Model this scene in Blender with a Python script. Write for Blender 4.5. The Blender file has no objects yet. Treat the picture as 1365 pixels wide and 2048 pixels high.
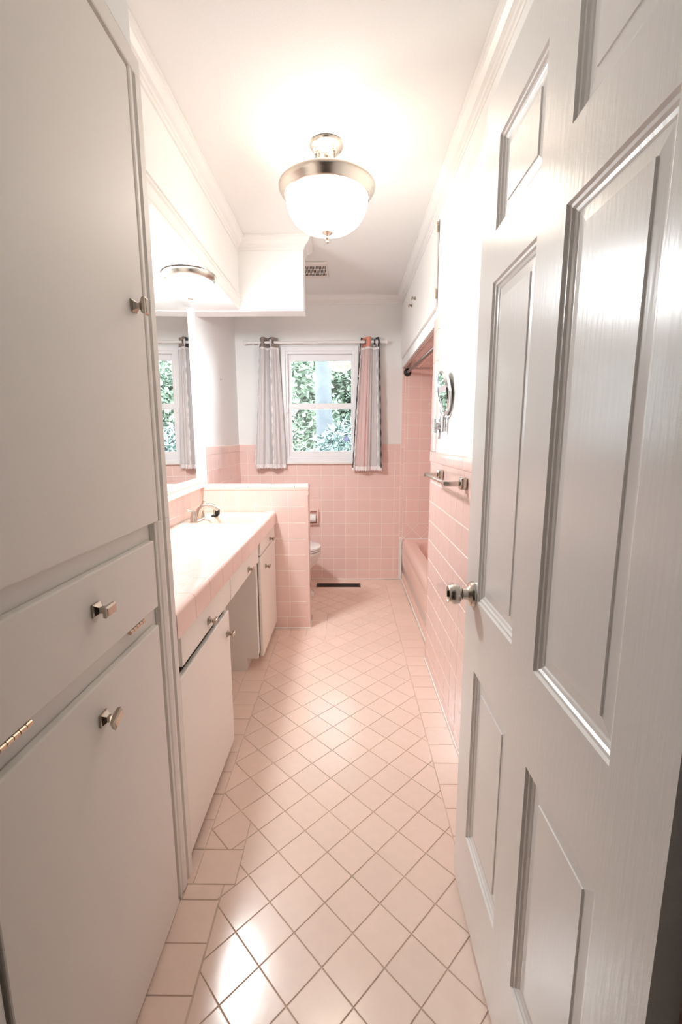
import bpy, bmesh, math, random
from mathutils import Matrix, Vector
random.seed(7)
PI = math.pi
S = bpy.context.scene
COL = S.collection

# ------------------------------------------------------------------ camera
F_PX, PITCH, ROLL, YAW, CAM_H = 889.9, 0.1636, -0.0026, -0.0137, 1.291
cam_d = bpy.data.cameras.new('camera')
cam_d.sensor_fit = 'VERTICAL'; cam_d.sensor_height = 36.0
cam_d.lens = F_PX / 2048 * 36.0
cam_d.clip_start = 0.02; cam_d.clip_end = 200
cam = bpy.data.objects.new('camera', cam_d); COL.objects.link(cam)
_fw = Vector((math.sin(YAW) * math.cos(PITCH), math.cos(YAW) * math.cos(PITCH), -math.sin(PITCH)))
_rt = Vector((math.cos(YAW), -math.sin(YAW), 0)); _up = _rt.cross(_fw)
_r2 = math.cos(ROLL) * _rt + math.sin(ROLL) * _up; _u2 = -math.sin(ROLL) * _rt + math.cos(ROLL) * _up
cam.matrix_world = Matrix(((_r2.x, _u2.x, -_fw.x, 0), (_r2.y, _u2.y, -_fw.y, 0), (_r2.z, _u2.z, -_fw.z, CAM_H), (0, 0, 0, 1)))
S.camera = cam

# ------------------------------------------------------------------ world, exposure
W = bpy.data.worlds.new('overcast_sky'); S.world = W; W.use_nodes = True
_bg = W.node_tree.nodes['Background']
_bg.inputs[0].default_value = (0.80, 0.92, 1.0, 1); _bg.inputs[1].default_value = 13.0
S.view_settings.view_transform = 'Standard'; S.view_settings.look = 'None'
S.view_settings.gamma = 1.0; S.view_settings.use_curve_mapping = False
S.view_settings.exposure = 1.32
LAMP_GLASS, LAMP_POINT, VANITY_GLASS = 5.2, 0.85, 88.0
LAMP_COL = (1.0, 0.885, 0.755)
S.cycles.max_bounces = 8; S.cycles.diffuse_bounces = 5; S.cycles.glossy_bounces = 4
S.cycles.use_adaptive_sampling = True; S.cycles.adaptive_threshold = 0.05
S.cycles.transparent_max_bounces = 12; S.cycles.sample_clamp_indirect = 6.0
S.cycles.caustics_reflective = False; S.cycles.caustics_refractive = False
S.cycles.use_denoising = True

# ------------------------------------------------------------------ materials
def mat(name, col, rough=0.5, metal=0.0, spec=0.5, var=0.0, bump=0.0, bscale=40.0, coat=0.0, mottle=0.0, mscale=6.0, stretch=None):
    m = bpy.data.materials.new(name); m.use_nodes = True
    nt = m.node_tree; b = nt.nodes['Principled BSDF']
    b.inputs['Base Color'].default_value = (*col, 1)
    b.inputs['Roughness'].default_value = rough; b.inputs['Metallic'].default_value = metal
    b.inputs['Specular IOR Level'].default_value = spec
    if coat: b.inputs['Coat Weight'].default_value = coat; b.inputs['Coat Roughness'].default_value = 0.05
    tc = None
    def coords():
        nonlocal tc
        if tc is None:
            t = nt.nodes.new('ShaderNodeTexCoord'); tc = t.outputs['Object']
            if stretch:
                mp = nt.nodes.new('ShaderNodeMapping'); mp.inputs['Scale'].default_value = stretch
                nt.links.new(tc, mp.inputs[0]); tc = mp.outputs[0]
        return tc
    src = None
    if var:
        oi = nt.nodes.new('ShaderNodeObjectInfo'); mr = nt.nodes.new('ShaderNodeMapRange')
        mr.inputs['To Min'].default_value = 1 - var; mr.inputs['To Max'].default_value = 1 + var
        nt.links.new(oi.outputs['Random'], mr.inputs['Value'])
        hs = nt.nodes.new('ShaderNodeHueSaturation'); hs.inputs['Color'].default_value = (*col, 1)
        nt.links.new(mr.outputs[0], hs.inputs['Value']); src = hs.outputs[0]
    if mottle:
        n = nt.nodes.new('ShaderNodeTexNoise'); n.inputs['Scale'].default_value = mscale; n.inputs['Detail'].default_value = 4
        nt.links.new(coords(), n.inputs['Vector'])
        mr = nt.nodes.new('ShaderNodeMapRange'); mr.inputs['From Min'].default_value = 0.3; mr.inputs['From Max'].default_value = 0.7
        mr.inputs['To Min'].default_value = 1 - mottle; mr.inputs['To Max'].default_value = 1 + mottle
        nt.links.new(n.outputs[0], mr.inputs['Value'])
        hs = nt.nodes.new('ShaderNodeHueSaturation'); hs.inputs['Color'].default_value = (*col, 1)
        if src: nt.links.new(src, hs.inputs['Color'])
        nt.links.new(mr.outputs[0], hs.inputs['Value']); src = hs.outputs[0]
    if src: nt.links.new(src, b.inputs['Base Color'])
    if bump:
        n = nt.nodes.new('ShaderNodeTexNoise'); n.inputs['Scale'].default_value = bscale; n.inputs['Detail'].default_value = 3
        nt.links.new(coords(), n.inputs['Vector'])
        bp = nt.nodes.new('ShaderNodeBump'); bp.inputs['Strength'].default_value = bump; bp.inputs['Distance'].default_value = 0.01
        nt.links.new(n.outputs[0], bp.inputs['Height']); nt.links.new(bp.outputs[0], b.inputs['Normal'])
    return m

def emit_mat(name, col, strength):
    m = bpy.data.materials.new(name); m.use_nodes = True; b = m.node_tree.nodes['Principled BSDF']
    b.inputs['Base Color'].default_value = (0.9, 0.88, 0.85, 1); b.inputs['Roughness'].default_value = 0.2
    b.inputs['Emission Color'].default_value = (*col, 1); b.inputs['Emission Strength'].default_value = strength
    return m

def mix_clear(name, shader, fac, **kw):
    """part see-through cloth or glass: a transparent shader mixed with a surface shader"""
    m = bpy.data.materials.new(name); m.use_nodes = True; nt = m.node_tree
    out = nt.nodes['Material Output']; nt.nodes.remove(nt.nodes['Principled BSDF'])
    t = nt.nodes.new('ShaderNodeBsdfTransparent'); mx = nt.nodes.new('ShaderNodeMixShader')
    g = nt.nodes.new(shader)
    for k, v in kw.items(): g.inputs[k.replace('_', ' ')].default_value = v
    if fac is None:
        fr = nt.nodes.new('ShaderNodeFresnel'); fr.inputs[0].default_value = 1.5
        nt.links.new(fr.outputs[0], mx.inputs[0])
    else: mx.inputs[0].default_value = fac
    nt.links.new(t.outputs[0], mx.inputs[1]); nt.links.new(g.outputs[0], mx.inputs[2]); nt.links.new(mx.outputs[0], out.inputs[0])
    return m

PINK = (0.89, 0.665, 0.61)
M = {
 'wall_tile': mat('pink_wall_glaze', PINK, 0.09, var=0.02, bump=0.03, bscale=9),
 'floor_tile': mat('pink_floor_glaze', (0.89, 0.695, 0.595), 0.19, spec=0.9, var=0.025, bump=0.04, bscale=11, mottle=0.02, mscale=30),
 'counter_tile': mat('pink_counter_glaze', (0.88, 0.665, 0.605), 0.10, var=0.02, bump=0.03, bscale=9),
 'grout': mat('pale_grout', (0.95, 0.87, 0.81), 0.8, mottle=0.05, mscale=15),
 'floor_grout': mat('floor_grout', (0.68, 0.55, 0.45), 0.85, mottle=0.25, mscale=5),
 'caulk': mat('white_caulk', (0.94, 0.92, 0.89), 0.5),
 'wall_paint': mat('white_wall_paint', (0.88, 0.88, 0.87), 0.55, bump=0.02, bscale=120),
 'ceil_paint': mat('ceiling_paint', (0.88, 0.88, 0.865), 0.7, bump=0.05, bscale=160),
 'trim_paint': mat('trim_paint', (0.87, 0.86, 0.84), 0.35),
 'cab_paint': mat('cabinet_paint', (0.82, 0.785, 0.735), 0.5, bump=0.012, bscale=30, stretch=(1, 6, 0.6)),
 'cab_inside': mat('cabinet_inside', (0.30, 0.25, 0.20), 0.8),
 'van_paint': mat('vanity_paint', (0.88, 0.845, 0.79), 0.36, bump=0.03, bscale=30, stretch=(1, 6, 0.6)),
 'door_paint': mat('door_enamel', (0.89, 0.875, 0.855), 0.24, bump=0.035, bscale=14, stretch=(1, 8, 0.7)),
 'nickel': mat('brushed_nickel', (0.62, 0.57, 0.51), 0.26, 1.0),
 'knob_nickel': mat('aged_nickel', (0.50, 0.44, 0.37), 0.24, 1.0),
 'chrome': mat('chrome', (0.82, 0.84, 0.86), 0.07, 1.0),
 'lamp_nickel': mat('lamp_nickel', (0.72, 0.64, 0.56), 0.22, 1.0),
 'bronze': mat('dark_bronze', (0.16, 0.10, 0.07), 0.35, 0.8),
 'black': mat('black_rubber', (0.012, 0.010, 0.010), 0.4),
 'vent_dark': mat('brown_vent_enamel', (0.045, 0.025, 0.016), 0.4, 0.3),
 'slot_dark': mat('dark_slot', (0.03, 0.022, 0.018), 0.9),
 'vent_white': mat('white_vent_enamel', (0.84, 0.78, 0.73), 0.4),
 'mirror': mat('silvered_mirror', (0.93, 0.95, 0.94), 0.01, 1.0),
 'china': mat('white_china', (0.86, 0.85, 0.83), 0.07),
 'biscuit': mat('biscuit_china', (0.85, 0.69, 0.58), 0.10),
 'tub': mat('pink_enamel', (0.88, 0.63, 0.55), 0.10),
 'pink_paint': mat('pink_glaze_plain', (0.86, 0.56, 0.49), 0.15),
 'paper': mat('tissue_paper', (0.90, 0.89, 0.87), 0.9),
 'vinyl': mat('white_vinyl', (0.92, 0.92, 0.94), 0.35),
 'rod_white': mat('white_enamel_rod', (0.87, 0.86, 0.85), 0.3),
 'brass': mat('old_brass', (0.60, 0.47, 0.36), 0.3, 1.0),
 'taupe': mat('taupe_cloth', (0.33, 0.28, 0.25), 0.9, bump=0.2, bscale=300),
 'pale_cloth': mat('pale_grey_cloth', (0.78, 0.76, 0.76), 0.9, bump=0.2, bscale=300),
 'grey_cloth': mat('grey_cloth', (0.52, 0.51, 0.52), 0.9, bump=0.2, bscale=300),
 'coral': mat('coral_cloth', (0.84, 0.34, 0.26), 0.9, bump=0.2, bscale=300),
 'charcoal_and_shade': mat('charcoal_cloth_and_shade', (0.07, 0.07, 0.08), 0.9, bump=0.2, bscale=300),  # dark cloth; also colours the painted fold shadow on the left curtain
 'lace': mat('white_lace', (0.92, 0.88, 0.88), 0.9, bump=0.4, bscale=400),
 'sheer': mix_clear('sheer_voile', 'ShaderNodeBsdfDiffuse', 0.52, Color=(0.92, 0.89, 0.89, 1)),
 'glass': mix_clear('window_glass', 'ShaderNodeBsdfGlossy', None, Roughness=0.0),
 'leaf': mat('dark_leaf', (0.05, 0.072, 0.064), 0.35, var=0.0, mottle=0.25, mscale=9),
 'leaf_pale': mat('pale_leaf', (0.16, 0.205, 0.15), 0.5, mottle=0.3, mscale=2),
 'bark': mat('grey_bark', (0.025, 0.028, 0.031), 0.9, bump=0.4, bscale=8, mottle=0.2, mscale=5),
 'soil': mat('garden_ground', (0.06, 0.07, 0.04), 0.95, mottle=0.3, mscale=3),
 'hall_paint': mat('hall_paint', (0.42, 0.38, 0.33), 0.7),
 'hall_floor': mat('hall_wood', (0.12, 0.06, 0.035), 0.4, mottle=0.2),
 'sticker': mat('blue_sticker', (0.35, 0.42, 0.80), 0.5),
 'sticker_white': mat('white_print', (0.9, 0.9, 0.95), 0.5),
 'dark_eave': mat('dark_eave', (0.10, 0.13, 0.13), 0.8),
 'lamp_glass': emit_mat('lit_opal_glass', LAMP_COL, LAMP_GLASS),
 'vanity_glass': emit_mat('lit_vanity_glass', (0.95, 0.985, 1.0), VANITY_GLASS),
}

# ------------------------------------------------------------------ helpers
def tag(o, label, cat=None, group=None, kind=None):
    o['label'] = label
    if cat: o['category'] = cat
    if group: o['group'] = group
    if kind: o['kind'] = kind
    return o

def empty(name, loc, label, cat, group=None, kind=None):
    o = bpy.data.objects.new(name, None); COL.objects.link(o); o.location = loc
    o.empty_display_size = 0.05
    return tag(o, label, cat, group, kind)

class MB:
    """collects shapes into one mesh, in world coordinates"""
    def __init__(s): s.bm = bmesh.new()
    def box(s, x0, x1, y0, y1, z0, z1, bev=0.0, seg=1):
        t = bmesh.new()
        bmesh.ops.create_cube(t, size=1.0)
        for v in t.verts:
            v.co = Vector(((x0 + x1) / 2 + v.co.x * (x1 - x0), (y0 + y1) / 2 + v.co.y * (y1 - y0), (z0 + z1) / 2 + v.co.z * (z1 - z0)))
        if bev: bmesh.ops.bevel(t, geom=t.edges[:], offset=bev, segments=seg, profile=0.5, affect='EDGES', clamp_overlap=True)
        return s._join(t)
    def _join(s, t, mtx=None):
        if mtx: bmesh.ops.transform(t, matrix=mtx, verts=t.verts)
        me = bpy.data.meshes.new('tmp'); t.to_mesh(me); t.free(); s.bm.from_mesh(me); bpy.data.meshes.remove(me); return s
    def poly(s, verts, faces):
        vs = [s.bm.verts.new(v) for v in verts]
        for f in faces:
            try: s.bm.faces.new([vs[i] for i in f])
            except ValueError: pass
        return s
    def loft(s, rings, cap0=True, cap1=True, closed=True):
        n = len(rings[0]); vs = [[s.bm.verts.new(p) for p in r] for r in rings]
        for a, b in zip(vs, vs[1:]):
            for i in range(n if closed else n - 1):
                j = (i + 1) % n
                try: s.bm.faces.new((a[i], a[j], b[j], b[i]))
                except ValueError: pass
        if cap0: s.bm.faces.new(list(reversed(vs[0])))
        if cap1: s.bm.faces.new(vs[-1])
        return s
    def lathe(s, prof, c=(0, 0, 0), axis='Z', n=32, cap0=False, cap1=False, flip=False):
        """prof = [(r, h)], h measured along +axis from c"""
        c = Vector(c); rings = []
        for r, h in prof:
            ring = []
            for k in range(n):
                a = 2 * PI * k / n; p, q = r * math.cos(a), r * math.sin(a)
                d = {'Z': (p, q, h), 'X': (h, p, q), 'Y': (q, h, p), '-X': (-h, q, p), '-Z': (q, p, -h), '-Y': (p, -h, q)}[axis]
                ring.append(c + Vector(d))
            rings.append(ring)
        return s.loft(rings, cap0, cap1)
    def tube(s, pts, r, n=12, caps=True):
        pts = [Vector(p) for p in pts]
        rr = r if isinstance(r, (list, tuple)) else [r] * len(pts)
        rings = []; prev = None
        for i, p in enumerate(pts):
            d = (pts[min(i + 1, len(pts) - 1)] - pts[max(i - 1, 0)]).normalized()
            if prev is None:
                a = d.cross(Vector((0, 0, 1))) if abs(d.z) < 0.9 else d.cross(Vector((1, 0, 0)))
            else: a = prev - d * prev.dot(d)
            a.normalize(); prev = a; b = d.cross(a)
            rings.append([p + rr[i] * (math.cos(2 * PI * k / n) * a + math.sin(2 * PI * k / n) * b) for k in range(n)])
        return s.loft(rings, caps, caps)
    def sweep(s, path, prof, side=1):
        """prof [(out, z)] swept along an xy path with mitres; out is measured to the right of travel (side=1)"""
        pts = [Vector((p[0], p[1])) for p in path]; rings = []
        for i, p in enumerate(pts):
            def nrm(a, b):
                d = (b - a).normalized(); return Vector((d.y, -d.x)) * side
            if i == 0: m = nrm(pts[0], pts[1])
            elif i == len(pts) - 1: m = nrm(pts[-2], pts[-1])
            else:
                n1, n2 = nrm(pts[i - 1], p), nrm(p, pts[i + 1]); m = (n1 + n2); m = m / max(0.2, m.dot(n1))
            rings.append([Vector((p.x + m.x * o, p.y + m.y * o, z)) for o, z in prof])
        return s.loft(rings, True, True)
    def torus(s, c, R, r, axis='Z', n=40, m=10, a0=0, a1=2 * PI):
        c = Vector(c); closed = abs(a1 - a0 - 2 * PI) < 1e-6; cnt = n if closed else n + 1; rings = []
        ex = {'Z': (Vector((1, 0, 0)), Vector((0, 1, 0)), Vector((0, 0, 1))), 'X': (Vector((0, 1, 0)), Vector((0, 0, 1)), Vector((1, 0, 0))), 'Y': (Vector((0, 0, 1)), Vector((1, 0, 0)), Vector((0, 1, 0)))}[axis]
        for k in range(cnt):
            a = a0 + (a1 - a0) * k / n; d = math.cos(a) * ex[0] + math.sin(a) * ex[1]
            rings.append([c + d * (R + r * math.cos(2 * PI * j / m)) + ex[2] * r * math.sin(2 * PI * j / m) for j in range(m)])
        if closed: rings.append(rings[0])
        s.loft(rings, not closed, not closed)
        if closed: bmesh.ops.remove_doubles(s.bm, verts=s.bm.verts[:], dist=1e-6)
        return s
    def turn(s, mtx): s.bm.transform(mtx); return s
    def build(s, name, m, parent=None, smooth=False, ang=35):
        bmesh.ops.recalc_face_normals(s.bm, faces=s.bm.faces[:])
        me = bpy.data.meshes.new(name)
        o = bpy.data.objects.new(name, me)
        base = Vector((0, 0, 0))
        if parent is not None:
            pw = parent.matrix_basis if parent.parent is None else parent.parent.matrix_basis @ parent.matrix_basis
            s.bm.transform(pw.inverted())
        s.bm.to_mesh(me); s.bm.free()
        me.materials.append(M[m] if isinstance(m, str) else m)
        COL.objects.link(o); o.parent = parent
        if smooth:
            for p in me.polygons: p.use_smooth = True
            try: me.set_sharp_from_angle(angle=math.radians(ang))
            except Exception: pass
        return o

def struct(mb, name, m, label, cat='wall', smooth=False):
    return tag(mb.build(name, m, None, smooth), label, cat, kind='structure')

# ---- tiles
def clip(poly, a, b, c):
    """keep a*x + b*y <= c"""
    out = []
    for i, p in enumerate(poly):
        q = poly[(i + 1) % len(poly)]
        dp, dq = a * p[0] + b * p[1] - c, a * q[0] + b * q[1] - c
        if dp <= 1e-9: out.append(p)
        if (dp < -1e-9 and dq > 1e-9) or (dp > 1e-9 and dq < -1e-9):
            t = dp / (dp - dq); out.append((p[0] + (q[0] - p[0]) * t, p[1] + (q[1] - p[1]) * t))
    return out
def clip_rect(poly, u0, u1, v0, v1):
    for a, b, c in ((-1, 0, -u0), (1, 0, u1), (0, -1, -v0), (0, 1, v1)):
        poly = clip(poly, a, b, c)
        if len(poly) < 3: return []
    return poly
def subtract_rect(poly, u0, u1, v0, v1):
    if not clip_rect(poly, u0 + 1e-4, u1 - 1e-4, v0 + 1e-4, v1 - 1e-4): return [poly]
    out = []; rest = poly
    for a, b, c in ((-1, 0, -u0), (1, 0, u1), (0, -1, -v0), (0, 1, v1)):
        o = clip(rest, -a, -b, -c)
        if len(o) >= 3: out.append(o)
        rest = clip(rest, a, b, c)
        if len(rest) < 3: break
    return out
def area(p): return 0.5 * sum(p[i][0] * p[(i + 1) % len(p)][1] - p[(i + 1) % len(p)][0] * p[i][1] for i in range(len(p)))
def inset(p, d):
    lines = []
    for i in range(len(p)):
        a, b = Vector(p[i]), Vector(p[(i + 1) % len(p)]); e = (b - a)
        if e.length < 1e-6: continue
        e.normalize(); n = Vector((-e.y, e.x)); lines.append((n, n.dot(a) + d))
    out = p
    for n, c in lines:
        out = clip(out, -n.x, -n.y, -c)
        if len(out) < 3: return []
    # clean doubles
    q = []
    for v in out:
        if not q or (Vector(v) - Vector(q[-1])).length > 2e-4: q.append(v)
    if len(q) > 1 and (Vector(q[0]) - Vector(q[-1])).length < 2e-4: q.pop()
    return q if len(q) >= 3 else []
_tile_cache = {}
N_TILES = [0]
def tile(poly, frame, m, parent, gap=0.0014, th=0.006, ch=0.0014, tilt=0.0012, name='tile'):
    if area(poly) < 0: poly = poly[::-1]
    p = inset(poly, gap)
    if not p or area(p) < 4e-5: return None
    cu = sum(v[0] for v in p) / len(p); cv = sum(v[1] for v in p) / len(p)
    loc = [(v[0] - cu, v[1] - cv) for v in p]
    key = (m, round(th, 4), round(ch, 4)) + tuple((round(a, 4), round(b, 4)) for a, b in loc)
    me = _tile_cache.get(key)
    if me is None:
        top = inset(loc, ch)
        if len(top) != len(loc): top = [(a * 0.9, b * 0.9) for a, b in loc]
        n = len(loc); vs = [(a, b, -th) for a, b in loc] + [(a, b, -ch) for a, b in loc] + [(a, b, 0) for a, b in top]
        fs = [tuple(range(2 * n, 3 * n))]
        for i in range(n):
            j = (i + 1) % n; fs += [(i, j, n + j, n + i), (n + i, n + j, 2 * n + j, 2 * n + i)]
        me = bpy.data.meshes.new(name); me.from_pydata(vs, [], fs); me.materials.append(M[m])
        _tile_cache[key] = me
    o = bpy.data.objects.new(name, me); COL.objects.link(o); o.parent = parent
    o.matrix_basis = frame @ Matrix.Translation((cu, cv, 0)) @ Matrix.Rotation(random.uniform(-tilt, tilt), 4, 'X') @ Matrix.Rotation(random.uniform(-tilt, tilt), 4, 'Y')
    N_TILES[0] += 1
    return o
def frame_of(o, U, V):
    U, V = Vector(U), Vector(V); N = U.cross(V)
    return Matrix(((U.x, V.x, N.x, o[0]), (U.y, V.y, N.y, o[1]), (U.z, V.z, N.z, o[2]), (0, 0, 0, 1)))
def rect(u0, u1, v0, v1): return [(u0, v0), (u1, v0), (u1, v1), (u0, v1)]
T = 0.1095
def grid_tiles(frame, us, vs, m, parent, holes=(), bounds=None, **kw):
    for u0, u1 in zip(us, us[1:]):
        for v0, v1 in zip(vs, vs[1:]):
            ps = [rect(u0, u1, v0, v1)]
            if bounds: ps = [q for q in (clip_rect(p, *bounds) for p in ps) if q]
            for h in holes: ps = [r for p in ps for r in subtract_rect(p, *h)]
            for p in ps: tile(p, frame, m, parent, **kw)
def lines_between(lo, hi, ref, step=T):
    k0 = math.ceil((lo - ref) / step + 0.08); k1 = math.floor((hi - ref) / step - 0.08)
    return [lo] + [ref + k * step for k in range(k0, k1 + 1)] + [hi]
def bullnose(name, x0, x1, y0, y1, z0, z1, m, parent, r=0.012, edges=None):
    """a rounded-edge trim tile; EDGES(v0, v1) picks the edges that are rounded"""
    t = bmesh.new(); bmesh.ops.create_cube(t, size=1.0)
    for v in t.verts: v.co = Vector(((x0 + x1) / 2 + v.co.x * (x1 - x0), (y0 + y1) / 2 + v.co.y * (y1 - y0), (z0 + z1) / 2 + v.co.z * (z1 - z0)))
    sel = [e for e in t.edges if edges(e.verts[0].co, e.verts[1].co)]
    bmesh.ops.bevel(t, geom=sel, offset=r, segments=4, profile=0.5, affect='EDGES', clamp_overlap=True)
    b = MB(); b._join(t)
    return b.build(name, m, parent, True, 40)

# ------------------------------------------------------------------ dimensions (metres)
XR, XRP, XL, XLP = 0.462, 0.468, -0.955, -0.960
YF, YFP = 3.985, 3.990
ZC = 2.48
YP, YPB, XPE = 2.893, 3.018, -0.254          # low partition: front, back, free end
XALC = 1.24; YALC = 2.49                     # tub alcove
XS, ZS = -0.66, 2.068                        # soffit over the vanity

# ================================================================== STRUCTURE
# floor
fl = MB(); fl.box(-1.08, 1.36, 0.20, 4.11, -0.12, -0.0022)
floor = struct(fl, 'floor', 'floor_grout', 'pink ceramic tile floor laid on the diagonal with grey grout', 'floor')
FF = frame_of((0, 0, 0), (1, 0, 0), (0, 1, 0))
r2 = 2 ** -0.5
gx, gy, ft = -0.0631, 1.8353, 0.1100
FX0, FX1 = -0.455, 0.348
BORD = 0.1115
def field_ok(polys):
    # keep clear of the trim rows round the partition and beside the tall cabinet
    for h in ((-1.0, XPE + BORD, YP - BORD, YPB + BORD), (-1.0, -0.362, 0.0, 1.107 - 0.045), (-1.0, -0.330, 1.107, 1.2185), (-0.272, 0.121, 3.758, 3.857)):
        polys = [r for p in polys for r in subtract_rect(p, *h)]
    return polys
for i in range(-40, 60):
    for j in range(-40, 60):
        cx, cy = gx + ft * r2 * (i + j), gy + ft * r2 * (i - j)
        if not (-0.7 < cx < 0.6 and 0.2 < cy < 4.2): continue
        h = ft * r2
        d = [(cx, cy), (cx + h, cy - h), (cx + 2 * h, cy), (cx + h, cy + h)]
        p = clip_rect(d, FX0, FX1, 0.45, 3.985)
        if not p: continue
        for q in field_ok([p]): tile(q, FF, 'floor_tile', floor, gap=0.0011, ch=0.0011, tilt=0.0016)
# behind the partition (in front of the toilet), further left
for i in range(-40, 60):
    for j in range(-40, 60):
        cx, cy = gx + ft * r2 * (i + j), gy + ft * r2 * (i - j); h = ft * r2
        d = [(cx, cy), (cx + h, cy - h), (cx + 2 * h, cy), (cx + h, cy + h)]
        p = clip_rect(d, -0.96, FX0, YPB + BORD, 3.985)
        if p:
            tile(p, FF, 'floor_tile', floor, gap=0.0011, ch=0.0011)
        p = clip_rect(d, -0.96, FX0 - BORD, 1.74, 2.36)
        if p: tile(p, FF, 'floor_tile', floor, gap=0.0011, ch=0.0011)
# trim rows
ys = [1.107 + BORD * k for k in range(0, 16)]
for a, b in zip(ys, ys[1:]): tile(rect(FX0 - BORD, FX0, a, min(b, YP - BORD)), FF, 'floor_tile', floor, gap=0.0011, ch=0.0011)
tile(rect(-0.4545, -0.330, 1.107, 1.2185), FF, 'floor_tile', floor, gap=0.0011, ch=0.0011)
tile(rect(-0.470, -0.370, 1.062, 1.107), FF, 'floor_tile', floor, gap=0.0011, ch=0.0011)
for k in range(6): tile(rect(-0.475, -0.364, 1.062 - 0.1103 * (k + 1), 1.062 - 0.1103 * k), FF, 'floor_tile', floor, gap=0.0011, ch=0.0011)
yr = [1.275 + 0.1113 * k for k in range(-8, 25)]
for a, b in zip(yr, yr[1:]):
    if a < 3.97: tile(rect(FX1, 0.4585 if b < 2.5 else 0.4935, a, min(b, 3.985)), FF, 'floor_tile', floor, gap=0.0011, ch=0.0011)
for k in range(6): tile(rect(-0.60 + 0.109 * k - 0.109, -0.60 + 0.109 * k, YP - BORD, YP - 0.001), FF, 'floor_tile', floor, gap=0.0011, ch=0.0011)
for k in range(3): tile(rect(XPE + 0.001, XPE + BORD, YP - BORD + k * 0.121 - 0.001, YP - BORD + (k + 1) * 0.121), FF, 'floor_tile', floor, gap=0.0011, ch=0.0011)

# the 300 floor tiles that show largest stay single; the small far and hidden ones become one part
def shows(o):
    p = o.matrix_basis.translation; n = len(o.data.vertices) // 3
    ar = abs(area([(o.data.vertices[i].co.x, o.data.vertices[i].co.y) for i in range(n)]))
    hid = 0.02 if p.x < -0.47 or (p.y > 2.9 and p.x < -0.25) or p.y < 0.6 else 1.0
    return hid * ar * CAM_H / (p.x ** 2 + p.y ** 2 + CAM_H ** 2) ** 1.5
fts = sorted(floor.children, key=shows, reverse=True)
rest = bmesh.new()
for o in fts[300:]:
    t = bmesh.new(); t.from_mesh(o.data); bmesh.ops.transform(t, matrix=o.matrix_basis, verts=t.verts)
    me = bpy.data.meshes.new('tmp'); t.to_mesh(me); t.free(); rest.from_mesh(me); bpy.data.meshes.remove(me)
    bpy.data.objects.remove(o)
rb = MB(); rb.bm.free(); rb.bm = rest
tag(rb.build('far_tiles', 'floor_tile', floor), 'small far and half-hidden floor tiles', kind='stuff')

# ceiling
struct(MB().box(-1.08, 1.36, 0.25, 4.11, ZC, ZC + 0.1), 'ceiling', 'ceil_paint', 'smooth off-white ceiling over the bathroom', 'ceiling')

# far wall with window opening
WX0, WX1, WZ0, WZ1 = -0.532, 0.066, 1.10, 2.045
w = MB()
w.box(-1.08, WX0, YFP, YFP + 0.12, -0.1, ZC); w.box(WX1, 1.36, YFP, YFP + 0.12, -0.1, ZC)
w.box(WX0, WX1, YFP, YFP + 0.12, -0.1, WZ0); w.box(WX0, WX1, YFP, YFP + 0.12, WZ1, ZC)
wall_far = struct(w, 'wall_far', 'wall_paint', 'white painted window wall with pink tile wainscot below')
ff = frame_of((0, YF, 0), (1, 0, 0), (0, 0, 1))           # normal -Y
g = MB(); g.box(XL, 0.478, YF + 0.0009, YFP - 0.0002, 0, 1.236); g.box(0.478, XALC, YF + 0.0009, YFP - 0.0002, 0.3, 1.90)
# the grout bed keeps clear of the window
gb = MB()
for x0, x1, z0, z1 in ((XL, -0.53, 0, 1.236), (-0.53, 0.062, 0, 1.085), (0.062, 0.476, 0, 1.236), (0.476, XALC, 0.30, 1.885)):
    gb.box(x0, x1, YF + 0.0009, YFP + 0.001, z0, z1)
gb.build('grout', 'grout', wall_far); g.bm.free()
xs = lines_between(XL, 0.476, -0.2319)
zs = lines_between(0.004, 1.183, 0.9643)
grid_tiles(ff, xs, zs, 'wall_tile', wall_far, holes=[(-0.535, 0.068, 1.074, 3.0)])
for a, b in zip(xs, xs[1:]):                                # cap row
    for x0, x1 in ((max(a, XL), min(b, -0.535)), (max(a, 0.068), min(b, 0.476))):
        if x1 - x0 > 0.02: bullnose('cap_tile', x0 + 0.0009, x1 - 0.0009, YF - 0.001, YFP + 0.001, 1.184, 1.240, 'wall_tile', wall_far, 0.006, lambda p, q: p.z > 1.23 and q.z > 1.23 and p.y < YFP and q.y < YFP)
za = lines_between(0.30, 1.885, 0.9643)
grid_tiles(ff, [0.478, 0.506] , lines_between(0.40, 1.885, 0.91, 0.152), 'wall_tile', wall_far)   # narrow edge strip
grid_tiles(ff, lines_between(0.506, XALC, 0.5335), [v for v in za if v > 0.45], 'wall_tile', wall_far)
for i in range(-12, 14):
    for j in range(-12, 14):
        cx, cy = 0.520 + T * r2 * (i + j), 0.395 + T * r2 * (i - j); h = T * r2
        p = clip_rect([(cx, cy), (cx + h, cy - h), (cx + 2 * h, cy), (cx + h, cy + h)], 0.506, XALC, 0.30, [v for v in za if v > 0.45][0])
        if p: tile(p, ff, 'wall_tile', wall_far)
tag(MB().box(0.494, 0.5035, YF - 0.0035, YFP, 0.0, 0.385, 0.002).build('caulk', 'caulk', wall_far), 'white caulk bead up the tub corner')
MB().box(XL, 0.476, YF - 0.0045, YF + 0.002, 0.0, 0.007, 0.002).build('caulk', 'caulk', wall_far)

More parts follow.
